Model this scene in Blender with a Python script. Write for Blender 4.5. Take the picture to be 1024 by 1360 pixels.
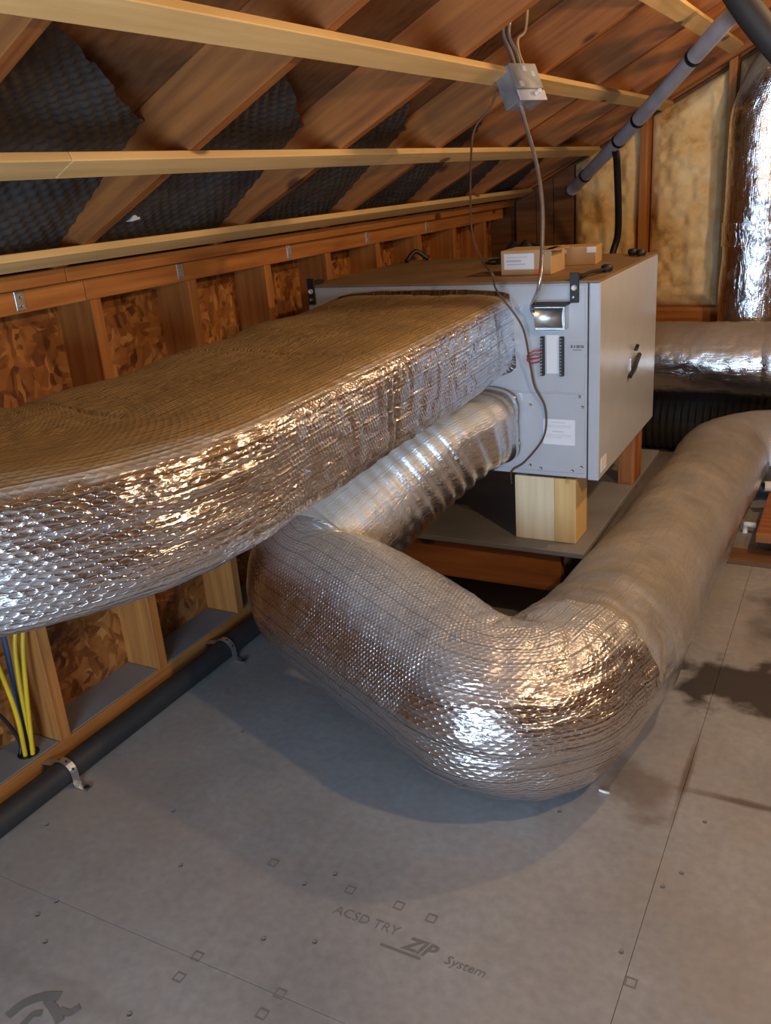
import bpy, bmesh, math, random
import numpy as np
from mathutils import Matrix, Vector
random.seed(4)
RNG = np.random.default_rng(11)
for o in list(bpy.data.objects): bpy.data.objects.remove(o)
SC = bpy.context.scene
COL = SC.collection

# ------------------------------------------------------------------ camera
F, YAW, PITCH, ROLL, H = 1165.0, math.radians(29.244), math.radians(20.535), math.radians(-4.493), 1.445
_f = np.array([-math.sin(YAW)*math.cos(PITCH), math.cos(YAW)*math.cos(PITCH), -math.sin(PITCH)])
_r = np.array([math.cos(YAW), math.sin(YAW), 0.0]); _u = np.cross(_r, _f)
_R = math.cos(ROLL)*_r + math.sin(ROLL)*_u
_U = -math.sin(ROLL)*_r + math.cos(ROLL)*_u
CAMP = np.array([0.0, 0.0, H])
cd = bpy.data.cameras.new('camera'); cam = bpy.data.objects.new('camera', cd); COL.objects.link(cam)
cd.sensor_fit = 'HORIZONTAL'; cd.sensor_width = 36.0; cd.lens = F/1024*36.0; cd.clip_start = 0.02
cam.matrix_world = Matrix(((_R[0], _U[0], -_f[0], 0), (_R[1], _U[1], -_f[1], 0), (_R[2], _U[2], -_f[2], H), (0, 0, 0, 1)))
SC.camera = cam
def ray(x, y): return _R*(x-512)/F - _U*(y-680)/F + _f
def at_x(x, y, X): d = ray(x, y); return CAMP + d*X/d[0]
def at_y(x, y, Y): d = ray(x, y); return CAMP + d*Y/d[1]
def at_z(x, y, Z): d = ray(x, y); return CAMP + d*(Z-H)/d[2]

# ------------------------------------------------------------------ world, light, exposure
w = bpy.data.worlds.new('world'); SC.world = w; w.use_nodes = True
w.node_tree.nodes['Background'].inputs[0].default_value = (0.55, 0.7, 1.0, 1)
w.node_tree.nodes['Background'].inputs[1].default_value = 0.12
SC.view_settings.view_transform = 'Standard'; SC.view_settings.look = 'None'
SC.view_settings.gamma = 1.0; SC.view_settings.use_curve_mapping = False
SC.view_settings.exposure = 0.30
# daylight coming in through the window of the end wall behind the camera
al = bpy.data.lights.new('window_daylight', 'AREA'); al.shape = 'RECTANGLE'; al.size = 1.2; al.size_y = 0.75
al.color = (0.52, 0.74, 1.0); al.energy = 78
alo = bpy.data.objects.new('window_daylight', al); COL.objects.link(alo)
WIN = (-0.15, -1.60, 0.86)
alo.location = (WIN[0], WIN[1]+0.015, WIN[2]); alo.rotation_euler = (math.radians(90), 0, 0)
BULBS = [(Vector((0.55, 1.32, 1.86)), 38, 'bare glowing bulb hanging on a cord nearer the window'),
         (Vector((0.35, 2.95, 2.16)), 40, 'bare glowing bulb added on a cord to brighten the insulated end wall')]  # second bulb, added to brighten the end wall

# ------------------------------------------------------------------ material helpers
def mat(name):
    m = bpy.data.materials.new(name); m.use_nodes = True
    nt = m.node_tree; b = nt.nodes['Principled BSDF']
    return m, nt, b
def N(nt, t, **kw):
    n = nt.nodes.new(t)
    for k, v in kw.items():
        if k.startswith('i_'): n.inputs[int(k[2:])].default_value = v
        else: setattr(n, k, v)
    return n
def L(nt, a, ao, b, bi): nt.links.new(a.outputs[ao], b.inputs[bi])
def ramp(nt, stops):
    r = nt.nodes.new('ShaderNodeValToRGB'); e = r.color_ramp.elements
    while len(e) < len(stops): e.new(0.5)
    for i, (p, c) in enumerate(stops):
        e[i].position = p; e[i].color = (c[0], c[1], c[2], 1) if not isinstance(c, float) else (c, c, c, 1)
    return r
def mth(nt, op, a=None, b=None, c=None, clamp=False):
    n = nt.nodes.new('ShaderNodeMath'); n.operation = op; n.use_clamp = clamp
    for i, v in enumerate((a, b, c)):
        if v is None: continue
        if isinstance(v, (int, float)): n.inputs[i].default_value = v
        else: nt.links.new(v, n.inputs[i])
    return n.outputs[0]
def mixc(nt, fac, a, b, mode='MIX'):
    n = nt.nodes.new('ShaderNodeMix'); n.data_type = 'RGBA'; n.blend_type = mode
    if isinstance(fac, (int, float)): n.inputs[0].default_value = fac
    else: nt.links.new(fac, n.inputs[0])
    for s, v in ((6, a), (7, b)):
        if isinstance(v, tuple): n.inputs[s].default_value = (v[0], v[1], v[2], 1)
        else: nt.links.new(v, n.inputs[s])
    return n.outputs[2]

def m_wood(name, dark, light, rough=0.7, knots=True):
    m, nt, b = mat(name)
    tc = N(nt, 'ShaderNodeTexCoord'); oi = N(nt, 'ShaderNodeObjectInfo')
    add = N(nt, 'ShaderNodeVectorMath', operation='ADD'); L(nt, tc, 'Object', add, 0)
    sc = N(nt, 'ShaderNodeVectorMath', operation='SCALE'); cb = N(nt, 'ShaderNodeCombineXYZ')
    L(nt, oi, 'Random', cb, 0); L(nt, oi, 'Random', cb, 1); L(nt, cb, 0, sc, 0); sc.inputs['Scale'].default_value = 37
    L(nt, sc, 0, add, 1)
    mp = N(nt, 'ShaderNodeMapping'); mp.inputs['Scale'].default_value = (1.2, 22, 22); L(nt, add, 0, mp, 0)
    n1 = N(nt, 'ShaderNodeTexNoise'); n1.inputs['Scale'].default_value = 2.0; n1.inputs['Detail'].default_value = 5; L(nt, mp, 0, n1, 0)
    n2 = N(nt, 'ShaderNodeTexNoise'); n2.inputs['Scale'].default_value = 3.0; n2.inputs['Detail'].default_value = 3; L(nt, add, 0, n2, 0)
    f = mth(nt, 'MULTIPLY_ADD', n1.outputs[0], 0.7, mth(nt, 'MULTIPLY', n2.outputs[0], 0.35))
    r = ramp(nt, [(0.33, dark), (0.68, light)]); nt.links.new(f, r.inputs[0])
    tint = mth(nt, 'MULTIPLY_ADD', oi.outputs['Random'], 0.35, 0.80)
    col = mixc(nt, 1.0, r.outputs[0], (1, 1, 1), 'MULTIPLY')
    cbt = N(nt, 'ShaderNodeCombineColor'); 
    for i in range(3): nt.links.new(tint, cbt.inputs[i])
    col = mixc(nt, 1.0, r.outputs[0], cbt.outputs[0], 'MULTIPLY')
    if knots:
        mk = N(nt, 'ShaderNodeMapping'); mk.inputs['Scale'].default_value = (3.0, 6.5, 6.5); L(nt, add, 0, mk, 0)
        v = N(nt, 'ShaderNodeTexVoronoi'); v.inputs['Scale'].default_value = 1.0; L(nt, mk, 0, v, 0)
        kr = ramp(nt, [(0.09, 0.9), (0.13, 0.0)]); L(nt, v, 'Distance', kr, 0)
        col = mixc(nt, kr.outputs[0], col, (dark[0]*.28, dark[1]*.25, dark[2]*.22))
    nt.links.new(col, b.inputs['Base Color']); b.inputs['Roughness'].default_value = rough
    bp = N(nt, 'ShaderNodeBump'); bp.inputs['Strength'].default_value = 0.25; bp.inputs['Distance'].default_value = 0.004
    nt.links.new(n1.outputs[0], bp.inputs['Height']); L(nt, bp, 0, b, 'Normal')
    return m
def m_osb():
    m, nt, b = mat('oriented_strand_board')
    tc = N(nt, 'ShaderNodeTexCoord')
    ns = N(nt, 'ShaderNodeTexNoise'); ns.inputs['Scale'].default_value = 7; L(nt, tc, 'Object', ns, 0)
    vm = N(nt, 'ShaderNodeVectorMath', operation='MULTIPLY_ADD'); L(nt, ns, 'Color', vm, 0); vm.inputs[1].default_value = (.12, .12, .12); L(nt, tc, 'Object', vm, 2)
    cols = []
    for k, (s, rz) in enumerate((((1, 30, 62), .5), ((1, 66, 28), -.7))):
        mp = N(nt, 'ShaderNodeMapping'); mp.inputs['Scale'].default_value = s; mp.inputs['Rotation'].default_value = (rz, 0, 0); L(nt, vm, 0, mp, 0)
        v = N(nt, 'ShaderNodeTexVoronoi'); v.inputs['Scale'].default_value = .8; L(nt, mp, 0, v, 0); cols.append(v)
    sel = N(nt, 'ShaderNodeTexNoise'); sel.inputs['Scale'].default_value = 13; L(nt, tc, 'Object', sel, 0)
    sr = ramp(nt, [(.47, 0.0), (.53, 1.0)]); L(nt, sel, 0, sr, 0)
    c = mixc(nt, sr.outputs[0], cols[0].outputs['Color'], cols[1].outputs['Color'])
    bw = N(nt, 'ShaderNodeRGBToBW'); nt.links.new(c, bw.inputs[0])
    fn = N(nt, 'ShaderNodeTexNoise'); fn.inputs['Scale'].default_value = 16; fn.inputs['Detail'].default_value = 6; L(nt, tc, 'Object', fn, 0)
    bwf = mth(nt, 'MULTIPLY_ADD', bw.outputs[0], .55, mth(nt, 'MULTIPLY', fn.outputs[0], .45))
    r = ramp(nt, [(.22, (.10, .026, .006)), (.42, (.25, .085, .018)), (.6, (.38, .15, .036)), (.8, (.58, .31, .10))]); nt.links.new(bwf, r.inputs[0])
    L(nt, r, 0, b, 'Base Color'); b.inputs['Roughness'].default_value = .55
    bp = N(nt, 'ShaderNodeBump'); bp.inputs['Strength'].default_value = .4; bp.inputs['Distance'].default_value = .004; L(nt, bw, 0, bp, 'Height'); L(nt, bp, 0, b, 'Normal')
    return m
def m_plain(name, c, rough=.5, metal=0.0, noise=0.12, bump=0.0, scale=12):
    m, nt, b = mat(name)
    tc = N(nt, 'ShaderNodeTexCoord'); n = N(nt, 'ShaderNodeTexNoise'); n.inputs['Scale'].default_value = scale; n.inputs['Detail'].default_value = 4
    L(nt, tc, 'Object', n, 0)
    r = ramp(nt, [(.3, tuple(x*(1-noise) for x in c)), (.7, tuple(min(1, x*(1+noise)) for x in c))]); L(nt, n, 0, r, 0)
    L(nt, r, 0, b, 'Base Color'); b.inputs['Roughness'].default_value = rough; b.inputs['Metallic'].default_value = metal
    if bump:
        bp = N(nt, 'ShaderNodeBump'); bp.inputs['Strength'].default_value = bump; bp.inputs['Distance'].default_value = .004; L(nt, n, 0, bp, 'Height'); L(nt, bp, 0, b, 'Normal')
    return m
def m_foil(name, dustc, dust0, dust1, dustmax, rough=.2, bub=1.0, wr=1.0, base=(.80, .80, .82), dn_amp=.3, line_k=.35, dcon=.72):
    """reflective bubble wrap: rows of bubbles, creases between the rows, crinkles, dust settled on top.
    UV is in metres: u along the duct, v round it."""
    m, nt, b = mat(name)
    uv = N(nt, 'ShaderNodeUVMap'); sp = N(nt, 'ShaderNodeSeparateXYZ'); L(nt, uv, 0, sp, 0)
    u, v = sp.outputs[0], sp.outputs[1]
    per = 0.0105
    row = mth(nt, 'FLOOR', mth(nt, 'DIVIDE', v, per*.87))
    odd = mth(nt, 'MULTIPLY', mth(nt, 'MODULO', row, 2.0), .5)
    fu = mth(nt, 'SUBTRACT', mth(nt, 'FRACT', mth(nt, 'ADD', mth(nt, 'DIVIDE', u, per), odd)), .5)
    fv = mth(nt, 'SUBTRACT', mth(nt, 'FRACT', mth(nt, 'DIVIDE', v, per*.87)), .5)
    d2 = mth(nt, 'ADD', mth(nt, 'MULTIPLY', fu, fu), mth(nt, 'MULTIPLY', fv, fv))
    bubble = mth(nt, 'SQRT', mth(nt, 'MAXIMUM', mth(nt, 'SUBTRACT', .2, d2), 0.0))
    tc = N(nt, 'ShaderNodeTexCoord')
    msk = N(nt, 'ShaderNodeTexNoise'); msk.inputs['Scale'].default_value = 5; msk.inputs['Detail'].default_value = 2; L(nt, tc, 'Object', msk, 0)
    mr = ramp(nt, [(.36, 0.4), (.6, 1.0)]); L(nt, msk, 0, mr, 0)
    bubble = mth(nt, 'MULTIPLY', bubble, mr.outputs[0])
    line = mth(nt, 'ABSOLUTE', mth(nt, 'SUBTRACT', mth(nt, 'FRACT', mth(nt, 'DIVIDE', v, .038)), .5))
    lraw = line; line = mth(nt, 'MINIMUM', mth(nt, 'MULTIPLY', line, 9.0), 1.0)
    cm = N(nt, 'ShaderNodeCombineXYZ'); nt.links.new(u, cm.inputs[0]); nt.links.new(v, cm.inputs[1])
    mp = N(nt, 'ShaderNodeMapping'); mp.inputs['Scale'].default_value = (16, 42, 1); L(nt, cm, 0, mp, 0)
    cr = N(nt, 'ShaderNodeTexNoise'); cr.inputs['Scale'].default_value = 1.0; cr.inputs['Detail'].default_value = 5; cr.inputs['Distortion'].default_value = 1.2; L(nt, mp, 0, cr, 0)
    crk = mth(nt, 'ABSOLUTE', mth(nt, 'SUBTRACT', cr.outputs[0], .5))
    hgt = mth(nt, 'MULTIPLY', bubble, .9*bub)
    hgt = mth(nt, 'MULTIPLY_ADD', line, line_k*bub, hgt)
    hgt = mth(nt, 'MULTIPLY_ADD', crk, 2.2*wr, hgt)
    bp = N(nt, 'ShaderNodeBump'); bp.inputs['Strength'].default_value = .55; bp.inputs['Distance'].default_value = .006
    nt.links.new(hgt, bp.inputs['Height']); L(nt, bp, 0, b, 'Normal')
    # dust
    g = N(nt, 'ShaderNodeNewGeometry'); sn = N(nt, 'ShaderNodeSeparateXYZ'); L(nt, g, 'Normal', sn, 0)
    dr = N(nt, 'ShaderNodeMapRange'); dr.interpolation_type = 'SMOOTHSTEP'
    dn = N(nt, 'ShaderNodeTexNoise'); dn.inputs['Scale'].default_value = 7; dn.inputs['Detail'].default_value = 5; L(nt, tc, 'Object', dn, 0)
    nz = mth(nt, 'MULTIPLY_ADD', mth(nt, 'SUBTRACT', dn.outputs[0], .5), dn_amp, sn.outputs[2])
    nt.links.new(nz, dr.inputs[0]); dr.inputs[1].default_value = dust0; dr.inputs[2].default_value = dust1; dr.inputs[3].default_value = 0; dr.inputs[4].default_value = dustmax
    fac = dr.outputs[0]
    dc = ramp(nt, [(.3, tuple(x*dcon for x in dustc)), (.66, dustc)]); L(nt, dn, 0, dc, 0)
    dirt = mth(nt, 'MULTIPLY', mth(nt, 'SUBTRACT', 1.0, mth(nt, 'MINIMUM', mth(nt, 'MULTIPLY', lraw, 22.0), 1.0)), min(1.0, .55*bub))
    nt.links.new(mixc(nt, dirt, mixc(nt, fac, base, dc.outputs[0]), (.10, .085, .065)), b.inputs['Base Color'])
    nt.links.new(mth(nt, 'SUBTRACT', 1.0, fac), b.inputs['Metallic'])
    nt.links.new(mth(nt, 'MULTIPLY_ADD', fac, .45, rough), b.inputs['Roughness'])
    return m
def m_floor():
    m, nt, b = mat('grey_subfloor')
    g = N(nt, 'ShaderNodeNewGeometry')
    n1 = N(nt, 'ShaderNodeTexNoise'); n1.inputs['Scale'].default_value = 2.2; n1.inputs['Detail'].default_value = 7; n1.inputs['Roughness'].default_value = .6; L(nt, g, 'Position', n1, 0)
    r = ramp(nt, [(.3, (.215, .212, .213)), (.7, (.325, .323, .327))]); L(nt, n1, 0, r, 0)
    n2 = N(nt, 'ShaderNodeTexNoise'); n2.inputs['Scale'].default_value = 45; n2.inputs['Detail'].default_value = 4; L(nt, g, 'Position', n2, 0)
    c = mixc(nt, .25, r.outputs[0], n2.outputs[0], 'OVERLAY')
    n3 = N(nt, 'ShaderNodeTexNoise'); n3.inputs['Scale'].default_value = 1.3; n3.inputs['Detail'].default_value = 6; n3.inputs['Roughness'].default_value = .7; L(nt, g, 'Position', n3, 0)
    r3 = ramp(nt, [(.45, 0.0), (.70, .55)]); L(nt, n3, 0, r3, 0)
    c = mixc(nt, r3.outputs[0], c, (.33, .26, .205))
    # brown water stains and one broad dark patch, all ragged-edged
    def blotch(col, cx, cy, rx, ry, amp, fmax, sharp=.25):
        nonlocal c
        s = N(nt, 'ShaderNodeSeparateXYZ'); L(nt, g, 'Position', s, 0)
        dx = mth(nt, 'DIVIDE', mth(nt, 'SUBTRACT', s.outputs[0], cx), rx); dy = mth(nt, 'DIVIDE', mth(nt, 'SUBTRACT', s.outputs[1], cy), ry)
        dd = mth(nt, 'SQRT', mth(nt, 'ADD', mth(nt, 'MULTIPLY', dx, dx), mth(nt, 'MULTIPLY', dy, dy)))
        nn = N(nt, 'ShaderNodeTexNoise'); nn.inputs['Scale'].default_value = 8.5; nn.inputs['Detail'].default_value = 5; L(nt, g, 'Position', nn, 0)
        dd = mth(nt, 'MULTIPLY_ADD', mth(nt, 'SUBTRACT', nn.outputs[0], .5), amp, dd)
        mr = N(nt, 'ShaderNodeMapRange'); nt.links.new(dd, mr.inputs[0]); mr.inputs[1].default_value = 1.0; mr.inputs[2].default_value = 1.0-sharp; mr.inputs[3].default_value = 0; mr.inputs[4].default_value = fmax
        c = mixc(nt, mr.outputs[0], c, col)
    blotch((.020, .011, .008), -.20, 2.39, .24, .16, 2.1, .92, .35)
    blotch((.055, .042, .036), -.06, 2.92, .20, .42, 1.6, .72, .6)  # broad dark patch right of the floor duct
    blotch((.085, .05, .03), -.11, 1.868, .2, .018, .6, .8, .7)
    blotch((.10, .06, .035), -.36, 1.83, .11, .13, 2.2, .6, .6)
    blotch((.085, .05, .03), -.272, 1.93, .014, .22, .6, .75, .7)
    blotch((.17, .155, .14), -1.3, .80, .5, .03, 2.5, .3, .6)
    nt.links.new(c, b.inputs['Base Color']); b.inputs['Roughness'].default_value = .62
    bp = N(nt, 'ShaderNodeBump'); bp.inputs['Strength'].default_value = .12; bp.inputs['Distance'].default_value = .003; L(nt, n2, 0, bp, 'Height'); L(nt, bp, 0, b, 'Normal')
    return m
def m_batt():
    m, nt, b = mat('fibreglass_batt')
    g = N(nt, 'ShaderNodeTexCoord')
    n = N(nt, 'ShaderNodeTexNoise'); n.inputs['Scale'].default_value = 5; n.inputs['Detail'].default_value = 8; n.inputs['Roughness'].default_value = .65; L(nt, g, 'Object', n, 0)
    r = ramp(nt, [(.3, (.42, .20, .055)), (.44, (.80, .54, .23)), (.64, (.92, .75, .45))]); L(nt, n, 0, r, 0)
    L(nt, r, 0, b, 'Base Color'); b.inputs['Roughness'].default_value = .9
    bp = N(nt, 'ShaderNodeBump'); bp.inputs['Strength'].default_value = .5; bp.inputs['Distance'].default_value = .02; L(nt, n, 0, bp, 'Height'); L(nt, bp, 0, b, 'Normal')
    return m

MT = {}
MT['rafter'] = m_wood('rafter_wood', (.19, .054, .010), (.42, .148, .029))
MT['strap'] = m_wood('strapping_wood', (.56, .36, .14), (.72, .50, .22), knots=True)
MT['stud'] = m_wood('stud_wood', (.27, .084, .016), (.50, .205, .046))
MT['pale'] = m_wood('pale_wood', (.62, .50, .30), (.80, .70, .48))
MT['ply'] = m_wood('plywood_deck', (.09, .034, .012), (.19, .088, .033), knots=False)
MT['osb'] = m_osb()
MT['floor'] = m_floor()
MT['batt'] = m_batt()
MT['baffle'] = m_plain('grey_foam_baffle', (.052, .047, .044), .5, 0, .2)
MT['foil_top'] = m_foil('foil_bubble_wrap_brown_dust', (.37, .235, .085), .68, .95, .93, .18)
MT['foil'] = m_foil('foil_bubble_wrap', (.42, .41, .38), .5, 1.15, .45, .16, wr=1.0, line_k=.22, bub=1.2)
MT['foil_pleat'] = m_foil('foil_wrap_pleated', (.40, .39, .35), -.2, .8, .78, .22, bub=.25, wr=.45)
MT['foil_dusty'] = m_foil('foil_bubble_wrap_dusty', (.27, .225, .17), -.25, .75, .78, .26, bub=.25, wr=.6, dcon=.42)
MT['foil_far'] = m_foil('foil_wrap_crinkled', (.30, .205, .12), .05, .55, .82, .18, bub=.2, wr=.65)
MT['tape'] = m_foil('foil_tape', (.36, .34, .29), .6, 1.1, .35, .16, bub=0, wr=1.3)
MT['unit'] = m_plain('white_enamel', (.45, .485, .54), .2, 0, .03)
MT['unit_top'] = m_plain('dusty_brown_lid', (.23, .145, .075), .6, 0, .25, scale=5)
MT['black'] = m_plain('black_rubber', (.012, .012, .014), .5)
MT['galv'] = m_plain('galvanised_steel', (.55, .57, .58), .35, .9, .15, scale=30)
MT['pipe_grey'] = m_plain('grey_conduit_plastic', (.50, .50, .55), .4)
MT['pipe_dark'] = m_plain('dark_pipe_insulation', (.024, .024, .026), .6)
MT['white'] = m_plain('white_plastic', (.8, .8, .78), .4)
MT['paper'] = m_plain('white_paper', (.74, .76, .80), .7, 0, .03)
MT['ink'] = m_plain('grey_ink', (.16, .165, .175), .7)
MT['faded'] = m_plain('faded_floor_ink', (.165, .163, .162), .7)
MT['card'] = m_plain('cardboard', (.46, .30, .15), .8, 0, .08)
MT['yellow'] = m_plain('yellow_cable_sheath', (.72, .47, .02), .4)
MT['blue'] = m_plain('blue_cable_sheath', (.06, .12, .25), .4)
MT['red'] = m_plain('red_wire', (.45, .03, .03), .4)
MT['brown'] = m_plain('brown_wire', (.10, .055, .03), .45)
MT['greyboard'] = m_plain('grey_board', (.21, .21, .22), .6, 0, .12, .1, 6)
MT['drywall'] = m_plain('grey_drywall', (.70, .70, .70), .8, 0, .05)
MT['dull'] = m_plain('dull_galvanised_steel', (.34, .36, .40), .5, .6, .2, scale=25)
MT['orange_label'] = m_plain('orange_label', (.75, .14, .03), .6)

# ------------------------------------------------------------------ geometry helpers
def link(name, me, m, parent=None):
    o = bpy.data.objects.new(name, me); COL.objects.link(o)
    if m and not me.materials: me.materials.append(MT[m] if isinstance(m, str) else m)
    if parent: o.parent = parent
    return o
def tag(o, label=None, cat=None, group=None, kind=None):
    if label: o['label'] = label
    if cat: o['category'] = cat
    if group: o['group'] = group
    if kind: o['kind'] = kind
    return o
def empty(name, loc=(0, 0, 0)):
    o = bpy.data.objects.new(name, None); COL.objects.link(o); o.location = loc; o.empty_display_size = .05; return o
def keep(o, parent):     # parent without moving (parents here carry translation only)
    o.parent = parent; o.location = Vector(o.location) - Vector(parent.location); return o
def box_mesh(name, sx, sy, sz, bev=.0015, seg=1):
    bm = bmesh.new(); bmesh.ops.create_cube(bm, size=1)
    bmesh.ops.scale(bm, vec=(sx, sy, sz), verts=bm.verts)
    if bev: bmesh.ops.bevel(bm, geom=list(bm.edges), offset=min(bev, min(sx, sy, sz)*.3), segments=seg, affect='EDGES', profile=.5)
    me = bpy.data.meshes.new(name); bm.to_mesh(me); bm.free(); return me
def box(name, x0, x1, y0, y1, z0, z1, m, parent=None, bev=.0015, seg=1):
    me = box_mesh(name, x1-x0, y1-y0, z1-z0, bev, seg)
    o = link(name, me, m); o.location = ((x0+x1)/2, (y0+y1)/2, (z0+z1)/2)
    if parent: keep(o, parent)
    return o
_lc = {}
def lumber(name, a, b, w, h, m, parent=None, up=(0, 0, 1), bev=.002):
    """board from a to b (centre line); w across, h along 'up'; local X is the grain"""
    a, b, up = Vector(a), Vector(b), Vector(up); ln = (b-a).length; X = (b-a)/ln
    Z = (up - X*up.dot(X)).normalized(); Y = Z.cross(X)
    key = (round(ln, 4), round(w, 4), round(h, 4), m, bev)
    if key not in _lc: _lc[key] = box_mesh(name, ln, w, h, bev)
    o = link(name, _lc[key], m); c = (a+b)/2
    o.matrix_world = Matrix(((X.x, Y.x, Z.x, c.x), (X.y, Y.y, Z.y, c.y), (X.z, Y.z, Z.z, c.z), (0, 0, 0, 1)))
    if parent: keep(o, parent)
    return o
def catmull(pts, n=12):
    P = np.array(pts, float); P = np.vstack([2*P[0]-P[1], P, 2*P[-1]-P[-2]]); out = []
    for i in range(1, len(P)-2):
        for k in range(n):
            t = k/n; p0, p1, p2, p3 = P[i-1], P[i], P[i+1], P[i+2]
            out.append(.5*((2*p1)+(-p0+p2)*t+(2*p0-5*p1+4*p2-p3)*t*t+(-p0+3*p1-3*p2+p3)*t**3))
    out.append(P[-2]); return np.array(out)
def tube_mesh(name, path, r, ns=12, cap=True):
    P = np.array(path, float); n = len(P); T = np.gradient(P, axis=0); T /= np.linalg.norm(T, axis=1)[:, None]
    rr = np.full(n, r) if np.isscalar(r) else np.array(r)
    ref = np.array([0, 0, 1.]) if abs(T[0][2]) < .9 else np.array([1., 0, 0])
    S = np.cross(T[0], ref); S /= np.linalg.norm(S); vs = []
    for i in range(n):
        S = S - T[i]*S.dot(T[i]); S /= np.linalg.norm(S); U = np.cross(S, T[i])
        for k in range(ns):
            a = 2*math.pi*k/ns; vs.append(P[i]+rr[i]*(math.cos(a)*S+math.sin(a)*U))
    fs = [(i*ns+k, i*ns+(k+1) % ns, (i+1)*ns+(k+1) % ns, (i+1)*ns+k) for i in range(n-1) for k in range(ns)]
    if cap: fs += [tuple(range(ns)), tuple((n-1)*ns+k for k in reversed(range(ns)))]
    me = bpy.data.meshes.new(name); me.from_pydata([tuple(v) for v in vs], [], fs)
    me.shade_smooth(); return me
def tube(name, path, r, m, parent=None, ns=12):
    P = np.array(path, float); c = P[0].copy()
    o = link(name, tube_mesh(name, P-c, r, ns), m); o.location = c
    if parent: keep(o, parent)
    return o
def fillet(corners, radii, step=.01):
    """polyline with rounded corners, evenly resampled"""
    C = [np.array(c, float) for c in corners]; out = [C[0]]
    for i in range(1, len(C)-1):
        a, b, c = C[i-1], C[i], C[i+1]; d1 = (a-b)/np.linalg.norm(a-b); d2 = (c-b)/np.linalg.norm(c-b)
        ang = math.acos(np.clip(d1.dot(d2), -1, 1)); tl = radii[i-1]/math.tan(ang/2)
        tl = min(tl, .49*np.linalg.norm(a-b), .49*np.linalg.norm(c-b)); r = tl*math.tan(ang/2)
        cen = b + (d1+d2)/np.linalg.norm(d1+d2)*r/math.sin(ang/2)
        p1, p2 = b+d1*tl, b+d2*tl; v1, v2 = p1-cen, p2-cen; th = math.pi-ang
        for k in range(25):
            t = k/24; out.append(cen+(math.sin((1-t)*th)*v1+math.sin(t*th)*v2)/math.sin(th))
    out.append(C[-1]); return resample(np.array(out), step)
def resample(P, step):
    d = np.r_[0, np.cumsum(np.linalg.norm(np.diff(P, axis=0), axis=1))]; n = max(3, int(d[-1]/step))
    s = np.linspace(0, d[-1], n); return np.stack([np.interp(s, d, P[:, i]) for i in range(3)], 1)
_tab = RNG.random((256, 256))
def vnoise(x, y):
    xi, yi = np.floor(x).astype(int), np.floor(y).astype(int); fx, fy = x-xi, y-yi
    fx = fx*fx*(3-2*fx); fy = fy*fy*(3-2*fy)
    a = _tab[xi % 256, yi % 256]; b = _tab[(xi+1) % 256, yi % 256]; c = _tab[xi % 256, (yi+1) % 256]; d = _tab[(xi+1) % 256, (yi+1) % 256]
    return (a*(1-fx)+b*fx)*(1-fy)+(c*(1-fx)+d*fx)*fy - .5
def tangents(P):
    T = np.gradient(P, axis=0)
    for _ in range(3): T[1:-1] = (T[:-2]+2*T[1:-1]+T[2:])/4
    return T/np.linalg.norm(T, axis=1)[:, None]
def sweep(name, path, a, b, ex, m, parent, ns=128, disp=None, up=(0, 0, 1), cap=True, tan=None, arcr=None):
    """tube with super-ellipse section (half width a, half height b, exponent ex; scalars or arrays) along path"""
    P = np.array(path, float); n = len(P); T = tangents(P) if tan is None else tan
    up = np.array(up, float); S = np.cross(T, up); S /= np.linalg.norm(S, axis=1)[:, None]; U = np.cross(S, T)
    A, B, E = [np.broadcast_to(np.asarray(q, float), (n,))[:, None] for q in (a, b, ex)]
    th = np.linspace(0, 2*math.pi, ns+1)[None, :]; c, s = np.cos(th), np.sin(th)
    rad = (np.abs(c)**E+np.abs(s)**E)**(-1/E); X, Z = A*rad*c, B*rad*s
    ss = np.r_[0, np.cumsum(np.linalg.norm(np.diff(P, axis=0), axis=1))][:, None]
    arc = np.concatenate([np.zeros((n, 1)), np.cumsum(np.hypot(np.diff(X, axis=1), np.diff(Z, axis=1)), axis=1)], 1)
    arc = np.broadcast_to((arc[n//2] if arcr is None else th[0]*arcr)[None, :], (n, ns+1))
    SS = np.broadcast_to(ss, (n, ns+1))
    if disp is not None:
        d = disp(SS, arc, np.broadcast_to(th, (n, ns+1)))
        wgt = np.clip(1-np.abs(np.broadcast_to(th, (n, ns+1))-math.pi)/math.pi, 0, 1)   # fade to the seam
        sm = np.clip(wgt/.04, 0, 1); d = d*sm
        ln = np.sqrt(X*X+Z*Z); X = X*(1+d/ln); Z = Z*(1+d/ln)
    V = P[:, None, :]+X[..., None]*S[:, None, :]+Z[..., None]*U[:, None, :]
    loc = P[0].copy()
    me = bpy.data.meshes.new(name); W = ns+1
    vs = (V[:, :ns].reshape(-1, 3)-loc)
    fs = [(i*ns+k, i*ns+(k+1) % ns, (i+1)*ns+(k+1) % ns, (i+1)*ns+k) for i in range(n-1) for k in range(ns)]
    nq = len(fs)
    if cap: fs += [tuple(range(ns)), tuple((n-1)*ns+k for k in reversed(range(ns)))]
    me.from_pydata(vs.tolist(), [], fs); me.shade_smooth()
    uvl = me.uv_layers.new(name='UVMap'); uv = np.zeros((len(me.loops), 2))
    ii = np.repeat(np.arange(n-1), ns); kk = np.tile(np.arange(ns), n-1)
    q = np.stack([np.stack([SS[ii, 0], arc[ii, kk]], 1), np.stack([SS[ii, 0], arc[ii, kk+1]], 1), np.stack([SS[ii+1, 0], arc[ii, kk+1]], 1), np.stack([SS[ii+1, 0], arc[ii, kk]], 1)], 1)
    uv[:nq*4] = q.reshape(-1, 2); uvl.data.foreach_set('uv', uv.ravel())
    o = link(name, me, m); o.location = loc
    if parent: keep(o, parent)
    return o
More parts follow.
